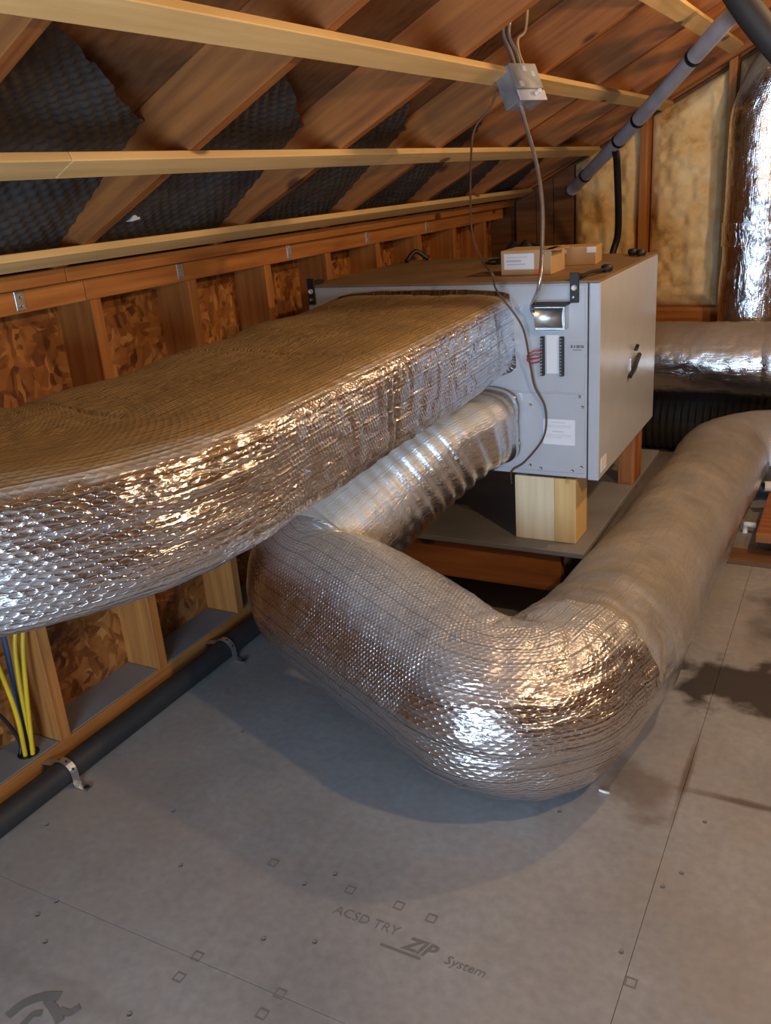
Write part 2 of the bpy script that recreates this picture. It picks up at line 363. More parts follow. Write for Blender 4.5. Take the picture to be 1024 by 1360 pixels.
def wrinkle(a1=.006, a2=.003, f1=(6, 7), f2=(30, 24), seed=0):
    def f(s, v, th):
        d = a1*2*vnoise(s*f1[0]+seed*7.3, v*f1[1]+seed*3.1)
        r = np.abs(vnoise(s*f2[0]+seed, v*f2[1]+3*seed+2*vnoise(s*9, v*9)))
        return d - a2*4*(.25-r)*(r < .25)
    return f
def poly_mesh(name, verts, faces):
    me = bpy.data.meshes.new(name); me.from_pydata([tuple(map(float, v)) for v in verts], [], faces); return me
def prism(name, poly, y0, y1, m, parent=None):
    """XZ polygon extruded along Y"""
    n = len(poly); vs = [(x, y0, z) for x, z in poly]+[(x, y1, z) for x, z in poly]
    fs = [tuple(range(n)), tuple(n+i for i in reversed(range(n)))]+[(i, n+i, n+(i+1) % n, (i+1) % n) for i in range(n)]
    me = poly_mesh(name, vs, fs); bm = bmesh.new(); bm.from_mesh(me); bmesh.ops.recalc_face_normals(bm, faces=bm.faces); bm.to_mesh(me); bm.free()
    return link(name, me, m, parent)
def text(name, s, loc, size, m, parent, rot=(0, 0, 0), shear=0, ext=.0004, bold=0):
    cu = bpy.data.curves.new(name, 'FONT'); cu.body = s; cu.size = size; cu.shear = shear; cu.extrude = ext; cu.offset = bold; cu.resolution_u = 2
    t = bpy.data.objects.new(name, cu); COL.objects.link(t)
    dg = bpy.context.evaluated_depsgraph_get(); me = bpy.data.meshes.new_from_object(t.evaluated_get(dg))
    bpy.data.objects.remove(t); me.materials.clear()
    o = link(name, me, m); o.location = loc; o.rotation_euler = rot
    if parent: keep(o, parent)
    return o

# ================================================================== SETTING
XW = -1.84            # inner face of the left knee wall studs
YB, YF = 5.05, -1.60  # far gable wall, near gable wall
XR = 4.04; RIDGE = 1.10
def zr(x): return 2.205+.5*x if x <= RIDGE else 2.205+.5*RIDGE-.5*(x-RIDGE)     # underside of the rafters
CS, SN = math.cos(math.atan(.5)), math.sin(math.atan(.5))
RD = .140             # rafter depth
# ---- floor
fl = box('floor', -2.3, XR+.2, YF-.1, YB+.1, -.30, -.022, 'ply', bev=0); tag(fl, kind='structure')
xs = [-2.0, -.27, .95, 2.17, 3.39, XR]
for i in range(len(xs)-1):
    ys = [YF, .965, 3.405, YB] if i == 0 else ([YF, 1.862, 4.30, YB] if i % 2 else [YF, .64, 3.08, YB])
    for j in range(len(ys)-1):
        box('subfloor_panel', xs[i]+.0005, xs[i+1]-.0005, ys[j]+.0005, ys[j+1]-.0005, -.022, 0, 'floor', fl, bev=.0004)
text('printed_lettering', 'ACSD TRY', (-.868, 1.182, .0002), .033, 'faded', fl)
text('printed_lettering', 'ZIP', (-.692, 1.160, .0002), .046, 'faded', fl, shear=.3, bold=.0012)
text('printed_lettering', 'System', (-.60, 1.160, .0002), .030, 'faded', fl, shear=.2)
box('printed_underline', -.735, -.645, 1.147, 1.153, .0, .0006, 'faded', fl, bev=0)
def sq_mark(x, y, s=.011):
    v = []; f = []
    for k, q in enumerate((s, s*.72)):
        v += [(-q, -q, 0), (q, -q, 0), (q, q, 0), (-q, q, 0)]
    f = [(i, (i+1) % 4, 4+(i+1) % 4, 4+i) for i in range(4)]
    o = link('printed_mark', poly_mesh('printed_mark', v, f), 'faded'); o.location = (x, y, .0006); keep(o, fl)
for p in [(465, 1182), (530, 1203), (573, 1220), (372, 1320), (348, 1347), (262, 1270), (238, 1298), (363, 1146), (838, 1305)]:
    q = at_z(*p, 0); sq_mark(q[0], q[1])
nail = tube_mesh('nail_head', [(0, 0, 0), (0, 0, .0015)], .005, 10)
for p in [(75, 1198), (60, 1252), (50, 1216), (230, 1078), (418, 1252), (350, 1248), (404, 1175), (743, 1078), (936, 1092), (905, 1160), (825, 1265), (880, 1178), (445, 1162), (172, 1348), (322, 972), (240, 1150), (62, 1096)]:
    q = at_z(*p, 0); o = link('nail_head', nail, 'ink'); o.location = (q[0], q[1], 0); keep(o, fl)
# half-seen ink stamp: an arch and two strokes
def flat_stroke(pts, wd):
    P = catmull([at_z(*p, 0)+np.array([0, 0, .0005+.00008*p[0]/10]) for p in pts], 6); T = np.gradient(P, axis=0); T /= np.linalg.norm(T, axis=1)[:, None]
    S = np.cross(T, (0, 0, 1)); v = np.concatenate([P+S*wd/2, P-S*wd/2]); n = len(P)
    o = link('ink_stamp', poly_mesh('ink_stamp', v, [(i, i+1, n+i+1, n+i) for i in range(n-1)]), 'faded'); o.parent = fl; o.location = -Vector(fl.location)
flat_stroke([(10, 1350), (32, 1333), (58, 1324), (80, 1324)], .02)
flat_stroke([(62, 1328), (74, 1344), (80, 1358)], .016)
flat_stroke([(78, 1342), (92, 1346), (106, 1338)], .014)
flat_stroke([(30, 1362), (44, 1348), (56, 1346)], .014)

# ---- left knee wall
wl = box('wall_left', -2.00, -1.98, YF, YB, -.02, 1.30, 'osb', bev=0); tag(wl, kind='structure')
for k in range(-2, 6):
    y0, y1 = 1.10+1.22*(k-1), 1.10+1.22*k
    y0, y1 = max(y0, YF), min(y1, YB)
    if y1-y0 > .05: box('sheathing_panel', -1.985, -1.972, y0+.002, y1-.002, 0, 1.29, 'osb', wl, bev=.001)
for y0, y1 in ((YF, 1.02), (1.02, 3.4), (3.4, YB-.02)):
    lumber('bottom_plate', (-1.911, y0+.001, .031), (-1.911, y1-.001, .031), .14, .062, 'stud', wl)
for y0, y1 in ((YF, 1.745), (1.745, 4.9)):
    lumber('top_plate', (-1.909, y0+.001, 1.236), (-1.909, y1-.001, 1.236), .14, .056, 'stud', wl)
for y0, y1 in ((YF, 1.66), (1.66, 5.0)):
    lumber('cap_plate', (-1.892, y0+.001, 1.285), (-1.892, y1-.001, 1.285), .172, .036, 'stud', wl)
studs = [1.37+.4064*k for k in range(-7, 9)]
for i, y in enumerate(studs):
    lumber('stud', (-1.91, y, .062), (-1.91, y, 1.208), .14, .038, 'stud', wl, up=(0, 1, 0))
    if i < len(studs)-1: box('sill_board', -1.972, -1.846, y+.020, y+.385, .062, .066, 'greyboard', wl, bev=.001)
lumber('blocking', (-1.89, studs[14]+.02, .98), (-1.89, studs[14]+.386, .98), .09, .038, 'stud', wl)
lumber('blocking', (-1.89, studs[13]+.02, .93), (-1.89, studs[13]+.386, .93), .09, .038, 'stud', wl)
def rafter_tie(y):
    o = box('rafter_tie', -1.8412, -1.836, y-.014, y+.014, 1.215, 1.262, 'galv', wl, bev=.001)
    for dz in (-.012, .010):
        n_ = tube('nail_head', [(-1.8365, y, 1.238+dz), (-1.833, y, 1.238+dz)], .004, 'galv', None, 8); n_.parent = o; n_.location = Vector(n_.location)-Vector(wl.location)-Vector(o.location)
for p in [(25, 398), (238, 358), (383, 335), (487, 313), (566, 296)]: rafter_tie(at_x(*p, XW)[1])

# ---- roof (ceiling)
d0, d1 = RD/CS, (RD+.014)/CS
ce = prism('ceiling', [(-2.45, zr(-2.45)+d0), (RIDGE, zr(RIDGE)+d0), (RIDGE, zr(RIDGE)+d1+.02), (-2.45, zr(-2.45)+d1+.02)], YF-.1, YB+.1, 'ply'); tag(ce, kind='structure')
prism('roof_deck', [(RIDGE, zr(RIDGE)+d0), (XR+.5, zr(XR+.5)+d0), (XR+.5, zr(XR+.5)+d1), (RIDGE, zr(RIDGE)+d1)], YF-.1, YB+.1, 'ply', ce)
nrm = Vector((-SN, 0, CS))
rys = [1.645+.648*k for k in range(-5, 6)]
for y in rys:
    for sg in (0, 1):
        xa, xb = (-2.42, RIDGE) if sg == 0 else (RIDGE, XR+.45)
        nn = nrm if sg == 0 else Vector((SN, 0, CS))
        A = Vector((xa, y, zr(xa)))+nn*(RD/2); B = Vector((xb, y, zr(xb)))+nn*(RD/2)
        lumber('rafter', A, B, .038, RD, 'rafter', ce, up=nn)
    lumber('rafter', (-2.42, YB-.025, zr(-2.42)+RD/2/CS), (RIDGE, YB-.025, zr(RIDGE)+RD/2/CS), .038, RD, 'rafter', ce, up=nrm) if y == rys[-1] else None
for i in range(len(rys)):
    y0 = rys[i]+.02; y1 = (rys[i+1] if i+1 < len(rys) else YB-.025)-.02
    if y1-y0 < .1: continue
    box('blocking', -1.985, -1.955, y0, y1, 1.303, zr(-1.97)+RD/CS, 'ply', ce)
for k in range(5):
    x = -1.694+.368*k
    c = Vector((x, 0, zr(x)))-nrm*.0095+Vector((CS, 0, SN))*(-.032)
    ye = {0: 4.97, 3: 4.60, 4: 4.60}.get(k, 5.0)
    for y0, y1 in (((YF, 1.28), (1.28, ye)) if k == 1 else ((YF, ye),)):
        lumber('strapping', (c.x, y0, c.z), (c.x, y1, c.z), .064, .019, 'strap', ce, up=nrm)
# dimpled vent baffles in the lower end of every bay
def baffle_mesh(wd):
    nu, nv = 170, 110; f, v = np.meshgrid(np.linspace(0, 1, nu), np.linspace(-wd/2, wd/2, nv), indexing='ij')
    xe = -1.44+.55*(wd/2-v)+.012*vnoise(v*30, v*0+3); X = -1.86+(xe+1.86)*f; u = (X+1.86)*1.15
    off = np.interp(X, [-1.86, -1.45, -1.0], [.012, .108, .112])
    h = .006*np.clip(np.cos(v/wd*2*math.pi*2)*1.6, -1, 1)
    dm = np.maximum(0, np.sin(u*2*math.pi/.038)*np.sin(v*2*math.pi/.038)); h = h-.0055*np.sqrt(dm)+.004*vnoise(u*6, v*6)
    Z = 2.205+.5*X+off/CS
    V = np.stack([X-SN*h, v, Z+CS*h], -1).reshape(-1, 3)
    fc = [(i*nv+j, (i+1)*nv+j, (i+1)*nv+j+1, i*nv+j+1) for i in range(nu-1) for j in range(nv-1)]
    me = poly_mesh('vent_baffle', V, fc); me.shade_smooth(); return me
bme = baffle_mesh(.604); bme.materials.append(MT['baffle'])
for i in range(3, len(rys)-1):
    o = link('vent_baffle', bme, None); o.location = (0, (rys[i]+rys[i+1])/2, 0); keep(o, ce)

# ---- far gable wall with insulation batts
wb = prism('wall_back', [(-2.2, -.02), (XR+.2, -.02), (XR+.2, zr(XR)+.28), (RIDGE, zr(RIDGE)+.27), (-2.2, zr(-2.2)+.27)], YB, YB+.03, 'ply'); tag(wb, kind='structure')
bx = [-1.80, -1.68, -1.58, -1.46]
for x0, x1 in zip(bx[:-1], bx[1:]): 
    prism('wall_board', [(x0+.002, 0), (x1-.002, 0), (x1-.002, zr(x1)-.02), (x0+.002, zr(x0)-.02)], YB-.05, YB-.002, 'ply', wb)
gst = [-1.075, -.665, -.255, .155, .56, .97, 1.38, 1.79, 2.2, 2.6, 3.0, 3.4, 3.8]
for x in gst: lumber('stud', (x, YB-.07, 0), (x, YB-.07, zr(x)+.1), .038, .14, 'stud', wb, up=(0, 1, 0))
lumber('bottom_plate', (-1.45, YB-.075, .60), (XR, YB-.075, .60), .15, .22, 'stud', wb)
def batt(x0, x1, zb):
    nu, nv = 46, 110; V = np.zeros((nu, nv, 3))
    u = np.linspace(0, 1, nu)[:, None]*np.ones((1, nv)); v = np.linspace(0, 1, nv)[None, :]*np.ones((nu, 1))
    X = x0+(x1-x0)*u; top = np.vectorize(zr)(X)-.015; Z = zb+(top-zb)*v
    edge = np.minimum(np.minimum(u, 1-u)*6, np.minimum(v, 1-v)*14); edge = np.clip(edge, 0, 1)**.5
    Yd = YB-.03-.085*edge-.05*edge*vnoise(X*9+40, Z*5)-.022*edge*vnoise(X*30, Z*26)
    V[..., 0], V[..., 1], V[..., 2] = X, Yd, Z
    f = [(i*nv+j, (i+1)*nv+j, (i+1)*nv+j+1, i*nv+j+1) for i in range(nu-1) for j in range(nv-1)]
    me = poly_mesh('insulation_batt', V.reshape(-1, 3), f); me.shade_smooth(); return link('insulation_batt', me, 'batt', wb)
for x0, x1 in ((-1.46, -1.096), (-1.054, -.686), (-.645, -.276), (-.234, .135), (.176, .54), (.58, .95)): batt(x0, x1, .70)

# ---- right knee wall, near gable wall with its window (both out of view)
wr = box('wall_right', XR, XR+.03, YF, YB, -.02, zr(XR)+.27, 'osb', bev=0); tag(wr, kind='structure')
wf = empty('wall_front', (0, YF, 0)); tag(wf, kind='structure')
wx0, wx1, wz0, wz1 = WIN[0]-.63, WIN[0]+.63, WIN[2]-.40, WIN[2]+.40
def pz(x): return zr(x)+.27
for poly in ([(-2.2, -.02), (wx0, -.02), (wx0, pz(wx0)), (-2.2, pz(-2.2))], [(wx1, -.02), (XR+.2, -.02), (XR+.2, pz(XR)), (RIDGE, pz(RIDGE)), (wx1, pz(wx1)) if wx1 < RIDGE else (wx1, pz(wx1))] if wx1 < RIDGE else [(wx1, -.02), (XR+.2, -.02), (XR+.2, pz(XR)), (wx1, pz(wx1))],
             [(wx0, -.02), (wx1, -.02), (wx1, wz0), (wx0, wz0)], [(wx0, wz1), (wx1, wz1), (wx1, pz(min(wx1, RIDGE))), (wx0, pz(wx0))]):
    o = prism('sheathing_panel', poly, YF-.03, YF, 'drywall'); o.parent = wf; o.location = -Vector(wf.location)
wn = empty('window_1', (WIN[0], YF, WIN[2])); tag(wn, kind='structure')
for a in ((wx0, wx0+.03, wz0, wz1), (wx1-.03, wx1, wz0, wz1), (wx0+.03, wx1-.03, wz0, wz0+.025), (wx0+.03, wx1-.03, wz1-.025, wz1)):
    box('window_frame', a[0], a[1], YF-.03, YF+.03, a[2], a[3], 'white', wn)

# ================================================================== VENTILATION UNIT
ux0, ux1, uy0, uy1, uz0, uz1 = -1.662, -.668, 2.55, 3.33, .540, 1.134
un = empty('ventilation_unit', ((ux0+ux1)/2, (uy0+uy1)/2, uz0))
tag(un, 'white steel ventilation unit with brown dusty lid raised on wood blocks', 'ventilation unit')
box('cabinet', ux0, ux1-.038, uy0, uy1, uz0, uz1, 'unit', un, bev=.003, seg=2)
box('door_gasket', ux1-.039, ux1-.033, uy0+.003, uy1-.003, uz0+.003, uz1-.003, 'black', un, bev=0)
dr = box('side_door', ux1-.034, ux1, uy0, uy1, uz0-.004, uz1, 'unit', un, bev=.003, seg=2)
box('lid', ux0-.004, ux1-.002, uy0-.006, uy1+.004, uz1, uz1+.007, 'unit_top', un, bev=.001)
def sub(o, parent):      # o currently in world space
    inv = Vector(parent.location)+(Vector(parent.parent.location) if parent.parent else Vector())
    o.parent = parent; o.location = Vector(o.location)-inv; return o
FY = uy0
ap = box('access_panel', -1.64, -.712, FY-.003, FY+.002, .556, .806, 'unit', un, bev=.001)
for x, z in [(-.882, .768), (-.718, .769), (-.885, .572), (-.72, .578), (-.85, .564), (-.748, .564), (-.727, .80)]:
    sub(tube('screw', [(x, FY-.0055, z), (x, FY-.002, z)], .0045, 'galv', None, 10), ap)
box('upper_panel', -1.64, -.712, FY-.0025, FY+.002, .810, 1.128, 'unit', un, bev=.001)
# small electrical box with curved galvanised cover
eb = box('wiring_box', -.853, -.760, FY-.040, FY, 1.004, 1.080, 'galv', un, bev=.002)
cv = link('cover', tube_mesh('cover', [(-.850, FY-.028, 1.040), (-.766, FY-.028, 1.040)], .033, 24), 'galv'); cv.scale = (1, .75, 1); cv.location = (0, (FY-.028)*.25, 0)
cv.parent = eb; cv.location = Vector(cv.location)-Vector(eb.location)-Vector(un.location)
box('visor', -.857, -.756, FY-.058, FY, 1.074, 1.081, 'pipe_dark', None, bev=.001); sub(bpy.data.objects['visor'], eb)
# terminal strips
for i, x in enumerate((-.840, -.780)):
    ts = box('terminal_strip', x-.006, x+.006, FY-.014, FY, .862, .980, 'black', un, bev=.001)
    for k in range(12):
        z = .869+k*.00955
        sub(tube('screw', [(x-.001, FY-.0165, z), (x-.001, FY-.013, z)], .003, 'galv', None, 8), ts)
def decal(name, x0, x1, z0, z1, m, lines, ink='ink', y=None, tl=.5, parent=None):
    y = FY-.0035 if y is None else y
    o = box(name, x0, x1, y-.0006, y+.0012, z0, z1, m, parent or un, bev=0)
    for (fx0, fx1, fz, th) in lines:
        a = x0+(x1-x0)*fx0; b = x0+(x1-x0)*fx1; z = z0+(z1-z0)*fz
        sub(box('print_line', a, b, y-.0010, y-.0004, z-th/2, z+th/2, ink, None, bev=0), o)
    return o
decal('terminal_label', -.829, -.791, .868, .985, 'paper', [(.15, .85, .12+.08*k, .0015) for k in range(10)], 'paper')
decal('rating_sticker', -.762, -.705, .927, .963, 'unit', [(.12, .25, .66, .008), (.3, .38, .66, .008), (.43, .62, .66, .009), (.66, .82, .66, .008), (.25, .7, .38, .0025)])
decal('instruction_sheet', -.842, -.741, .645, .726, 'paper', [(.25, .7, .88, .002), (.12, .9, .76, .0012), (.12, .85, .7, .0012), (.3, .65, .52, .0025), (.1, .9, .40, .0012), (.1, .88, .34, .0012), (.1, .6, .28, .0012)], 'pipe_grey')
# hold-down brackets, knobs
def bracket(x, y):
    b_ = box('bracket', x-.013, x+.013, y-.012, y-.006, uz1-.055, uz1+.030, 'black', un, bev=.001)
    sub(box('bracket_arm', x-.013, x+.013, y-.010, y+.06, uz1+.007, uz1+.020, 'black', None, bev=.003), b_)
    sub(tube('bolt', [(x, y-.016, uz1-.012), (x, y-.011, uz1-.012)], .008, 'white', None, 12), b_)
    sub(tube('bolt', [(x, y-.015, uz1-.038), (x, y-.011, uz1-.038)], .006, 'galv', None, 12), b_)
bracket(-.742, uy0); bracket(-1.640, uy0)
for x, y in ((-.70, 2.74), (-.70, 3.20), (-.735, 3.235)):
    tube('knob', [(x, y, uz1+.007), (x, y, uz1+.014), (x, y, uz1+.026), (x, y, uz1+.030)], [.012, .018, .018, .010], 'black', un, 14)
tube('latch_cable', catmull([(-.73, 2.56, uz1+.015), (-.72, 2.64, uz1+.02), (-.70, 2.74, uz1+.016)], 8), .005, 'black', un, 8)
tube('latch_cable', catmull([(-1.62, 3.22, uz1+.012), (-1.60, 3.27, uz1+.045), (-1.56, 3.30, uz1+.012)], 8), .009, 'black', un, 8)
lh = box('door_latch', ux1-.001, ux1+.006, 2.93, 3.03, .78, .84, 'galv', un, bev=.002)
lb = tube('latch_handle', [(ux1+.008, 2.90, .785), (ux1+.012, 2.95, .805), (ux1+.010, 3.03, .835)], .007, 'black', None, 10); sub(lb, lh)
sub(tube('latch_bolt', [(ux1+.005, 2.99, .855), (ux1+.012, 2.99, .875)], .006, 'black', None, 8), lh)
decal('door_label', 0, 0.001, 0, 0.001, 'paper', []) if False else box('door_label', ux1-.0005, ux1+.001, 2.575, 2.64, .555, .60, 'paper', un, bev=0)
# red jumper wires
for dz in (0, .012):
    tube('red_wire', catmull([(-.842, FY-.014, .925+dz), (-.858, FY-.03, .928+dz), (-.885, FY-.018, .915+.8*dz), (-.878, FY-.012, .900+dz), (-.843, FY-.014, .905+dz)], 8), .0018, 'red', un, 8)

# ---- platform and wooden blocks
PZ = .315
pl = empty('platform', (-1.3, 2.9, 0)); tag(pl, 'low timber platform with grey board top under the ventilation unit', 'platform')
box('deck_board', -1.82, -.694, 2.48, 3.62, PZ-.018, PZ, 'greyboard', pl, bev=.002)
lumber('rim_joist', (-1.82, 2.525, PZ-.018-.07), (-.775, 2.525, PZ-.018-.07), .038, .14, 'rafter', pl)
lumber('rim_joist', (-1.82, 3.58, PZ-.018-.07), (-.775, 3.58, PZ-.018-.07), .038, .14, 'rafter', pl)
for x, y in ((-.85, 2.56), (-1.75, 2.56), (-.85, 3.54), (-1.75, 3.54)):
    lumber('post', (x, y, 0), (x, y, PZ-.158), .089, .089, 'rafter', pl)
bl = empty('wood_block', (-.84, 2.60, PZ)); tag(bl, 'pale sawn wood block pair under front edge of the ventilation unit', 'wood block')
lumber('pale_piece', (-.875, 2.615, PZ), (-.875, 2.615, .532), .131, .13, 'pale', bl, up=(0, 1, 0)); lumber('side_piece', (-.774, 2.615, PZ), (-.774, 2.615, .532), .070, .13, 'strap', bl, up=(0, 1, 0))
box('shim', -.90, -.775, 2.556, 2.66, .532, .541, 'black', bl, bev=.001)
def block(x, y, lab):
    b_ = empty('wood_block', (x, y, PZ)); tag(b_, lab, 'wood block')
    lumber('block_piece', (x, y, PZ), (x, y, .532), .06, .12, 'rafter', b_, up=(0, 1, 0)); box('shim', x-.03, x+.03, y-.05, y+.05, .532, .541, 'black', b_, bev=.001)
block(-.725, 3.22, 'orange wood block under the far right corner of the ventilation unit')
block(-1.58, 2.62, 'wood block under the wall side of the ventilation unit front')
block(-1.58, 3.22, 'wood block under the wall side of the ventilation unit back')

# ================================================================== DUCTS
# upper supply duct: flat wide section, bends left into the knee wall
ud = empty('insulated_duct', (-1.2, 1.9, .835)); tag(ud, 'wide flat foil bubble wrapped duct with brown dusty top beside the stud wall', 'duct')
pth = fillet([(-1.235, 2.549, .985), (-1.175, 1.75, .990), (-1.128, .80, .988), (-1.836, .79, .985)], [3.0, .45], .008)
n = len(pth); t = np.linspace(0, 1, n)
bulge = .012*np.sin(t*9)
def dup_(s, v, th):
    d = wrinkle(.010, .0035, (5, 6), (26, 30), 1)(s, v, th)
    # sharp circumferential crease rings
    for s0, k in ((.22, .5), (.93, 1.0), (.97, .7), (1.46, .8)):
        d = d-.007*k*np.exp(-((s-s0-.05*vnoise(v*5+s0*9, v*0)-.0)/.006)**2)
    return d
sweep('foil_wrap', pth, .308+.3*bulge, .124+.2*bulge, np.interp(t, [0, .12, .3, 1], [7, 6, 5.5, 5.5]), 'foil_top', ud, 220, dup_)
def ring(parent, pth, i, half, a, b, ex, m='tape', off=.004, name='tape_band', disp=None, tan=None):
    pp = pth[max(0, i-half):i+half+1]; e = np.clip(1.5-1.9*np.abs(np.linspace(-1, 1, len(pp))), -1, 1)*off*1.5
    sweep(name, pp, a+e, b+e, ex, m, parent, 120, disp or wrinkle(.001, .001, (14, 12), (50, 40), i), cap=False, tan=tan, arcr=.2 if tan is not None else None)
sweep('flange', pth[:4], .322, .136, 6, 'tape', ud, 100, wrinkle(.004, .002, (12, 12), (40, 40), 5))
# lower run: port -> elbow by the wall -> middle run -> floor elbow -> floor run -> far elbow
ld = empty('insulated_duct', (-.8, 2.0, 0)); tag(ld, 'round foil bubble wrapped duct snaking from lower port down across the floor', 'duct')
lp = fillet([(-1.11, 2.549, .700), (-1.12, 2.44, .695), (-1.43, 1.955, .375), (-.612, 1.655, .224), (-.535, 2.16, .198), (-.478, 4.10, .187), (1.2, 4.12, .187)], [.25, .15, .14, 1.2, .2], .009)
n = len(lp); d = np.r_[0, np.cumsum(np.linalg.norm(np.diff(lp, axis=0), axis=1))]
LT = tangents(lp)
def rad(s): return np.interp(s, [0, .1, .35, .6, .9, 1.3, 1.75, 2.0, 2.4, 6], [.19, .19, .175, .19, .212, .214, .214, .205, .188, .186])
def radv(s): return np.interp(s, [0, .1, .35, .6, .9, 1.3, 1.75, 2.0, 2.4, 6], [.118, .125, .165, .19, .212, .214, .214, .205, .188, .186])
def exv(s): return np.interp(s, [0, .12, .4, 9], [4.0, 3.4, 2.05, 2.0])
iA = int(np.argmin(np.linalg.norm(lp-np.array((-1.34, 2.0, .39)), axis=1))); iA = int(np.argmin(lp[:700, 0]))
iB = int(np.argmin(np.linalg.norm(lp-np.array((-.565, 1.97, .2)), axis=1)))
def seg(i0, i1, m, seed, pleat=False, a1=.008, a2=.003):
    ss = d[i0:i1+1]
    def f(s, v, th):
        s = s+d[i0]; w2 = np.clip((s-1.15)/.3, 0, 1)*np.clip((2.05-s)/.2, 0, 1)
        r = wrinkle(.007, .0018, (5, 6), (26, 22), 6)(s, v, th)+w2*wrinkle(.008, .006, (9, 8), (20, 20), 3)(s, v, th)
        if pleat:
            ph = (s+.02*vnoise(s*3, v*4+9))*2*math.pi/.042
            amp = .006*np.clip(1.2-s/.55, 0, 1)*np.clip(s/.05, 0, 1)
            r = r+amp*(np.abs(np.sin(ph/2))-.5)*2
        return r
    if m is None: return f
    sweep('foil_section', lp[i0:i1+1], rad(ss), radv(ss), exv(ss), m, ld, 120, f, cap=False, tan=LT[i0:i1+1], arcr=.2)
seg(0, iA, 'foil_pleat', 3, True); seg(iA, iB, 'foil', 6, False, .013, .005); seg(iB, n-1, 'foil_dusty', 8, False, .006, .0015)
sweep('flange', lp[:4], .196, .126, 5, 'tape', ld, 100, wrinkle(.005, .002, (14, 12), (40, 40), 9))
i_ = int(np.argmin(np.abs(lp[:, 1]-2.16)+10*(np.arange(n) < iB))); ring(ld, lp, i_, 8, rad(d[i_]), rad(d[i_]), 2.0, 'foil_dusty', .003, disp=seg(i_-8, i_+8, None, 0), tan=LT[i_-8:i_+9])
i_ = int(np.argmin(np.abs(lp[:, 1]-3.3)+10*(np.arange(n) < iB))); ring(ld, lp, i_, 6, .186, .186, 2.0, 'foil_dusty', .002, disp=seg(i_-6, i_+6, None, 0), tan=LT[i_-6:i_+7])
# far ducts
hd = empty('insulated_duct', (0, 4.455, .36)); tag(hd, 'shiny crinkled foil duct running level behind the ventilation unit', 'duct')
hp = resample(np.array([(-1.5, 4.455, .535), (2.0, 4.47, .535)]), .012)
sweep('foil_wrap', hp, .174, .174, 2.0, 'foil_far', hd, 96, wrinkle(.005, .003, (8, 8), (30, 26), 12))
for i in (96, 170): ring(hd, hp, i, 4, .174, .174, 2.0, 'foil_far', .004)
vd = empty('insulated_duct', (-.40, 4.80, .5)); tag(vd, 'upright crinkled foil duct standing against the insulated end wall', 'duct')
vp = resample(np.array([(-.475, 4.765, .62), (-.475, 4.765, .62)]), .012) if False else resample(catmull([(-.49, 4.765, .62), (-.49, 4.765, 1.1), (-.488, 4.765, 1.5), (-.475, 4.765, 1.64), (-.41, 4.765, 1.77), (-.28, 4.765, 1.865), (.2, 4.765, 2.10)], 12), .012)
sweep('foil_wrap', vp, .160, .128, 2.0, 'foil_far', vd, 96, wrinkle(.005, .0018, (7, 7), (24, 24), 15), up=(0, -1, 0))
ring_i = 40; sweep('tape_band', vp[34:44], .164, .132, 2.0, 'tape', vd, 90, wrinkle(.003, .002, (14, 12), (50, 40), 2), up=(0, -1, 0), cap=False)
fd = empty('flexible_duct', (-.6, 4.62, 0)); tag(fd, 'dark ribbed flexible duct on the floor behind the ventilation unit', 'duct')
fp = resample(np.array([(-1.5, 4.70, .165), (-.3, 4.68, .165), (1.0, 4.68, .165)]), .008)
sweep('ribbed_sleeve', fp, .16, .16, 2.0, 'pipe_dark', fd, 48, lambda s, v, th: .006*np.sin(s*2*math.pi/.035))

# ================================================================== PIPES, CABLES, BOXES
# dark pipe along the wall
dp = tube('drain_pipe', resample(np.array([(-1.762, YF+.05, .034), (-1.762, 4.9, .034)]), .4), .034, 'pipe_dark', None, 24)
tag(dp, 'dark grey pipe lying on the floor along the knee wall', 'pipe')
def pipe_strap(y, lab):
    prof = [(XW+.002, .010), (XW+.006, .045)]+[(-1.762+.0365*math.cos(a), .034+.0365*math.sin(a)) for a in np.linspace(math.radians(150), 0, 12)]+[(-1.7245, .008), (-1.722, .002), (-1.70, .0015), (-1.682, .0015)]
    v = []; nn = len(prof)
    for off in (0, .0022):
        for yy in (y-.011, y+.011):
            for i, (x, z) in enumerate(prof): v.append((x+off*.6+1.722, yy-y, z+off))
    f = []
    for i in range(nn-1): f += [(i, i+1, nn+i+1, nn+i), (2*nn+i, 3*nn+i, 3*nn+i+1, 2*nn+i+1), (i, 2*nn+i, 2*nn+i+1, i+1), (nn+i, nn+i+1, 3*nn+i+1, 3*nn+i)]
    r = empty('pipe_strap', (-1.722, y, 0)); tag(r, lab, 'pipe strap', 'galvanised straps over the dark pipe')
    o = link('band', poly_mesh('band', v, f), 'galv', r)
    tube('screw', [(-1.690, y, .002), (-1.690, y, .009)], .007, 'black', r, 10)
    for a in (1.9, 1.2, .5):
        c = np.array((-1.762, y, .034)); dv = np.array((math.cos(a), 0, math.sin(a)))
        tube('strap_hole', [c+dv*.0385, c+dv*.0402], .0035, 'black', r, 8)
pipe_strap(at_z(108, 1045, .0)[1]-.0, 'galvanised strap over the dark pipe near the yellow cables')
pipe_strap(at_z(320, 878, .0)[1], 'galvanised strap over the dark pipe beside the foil elbow')
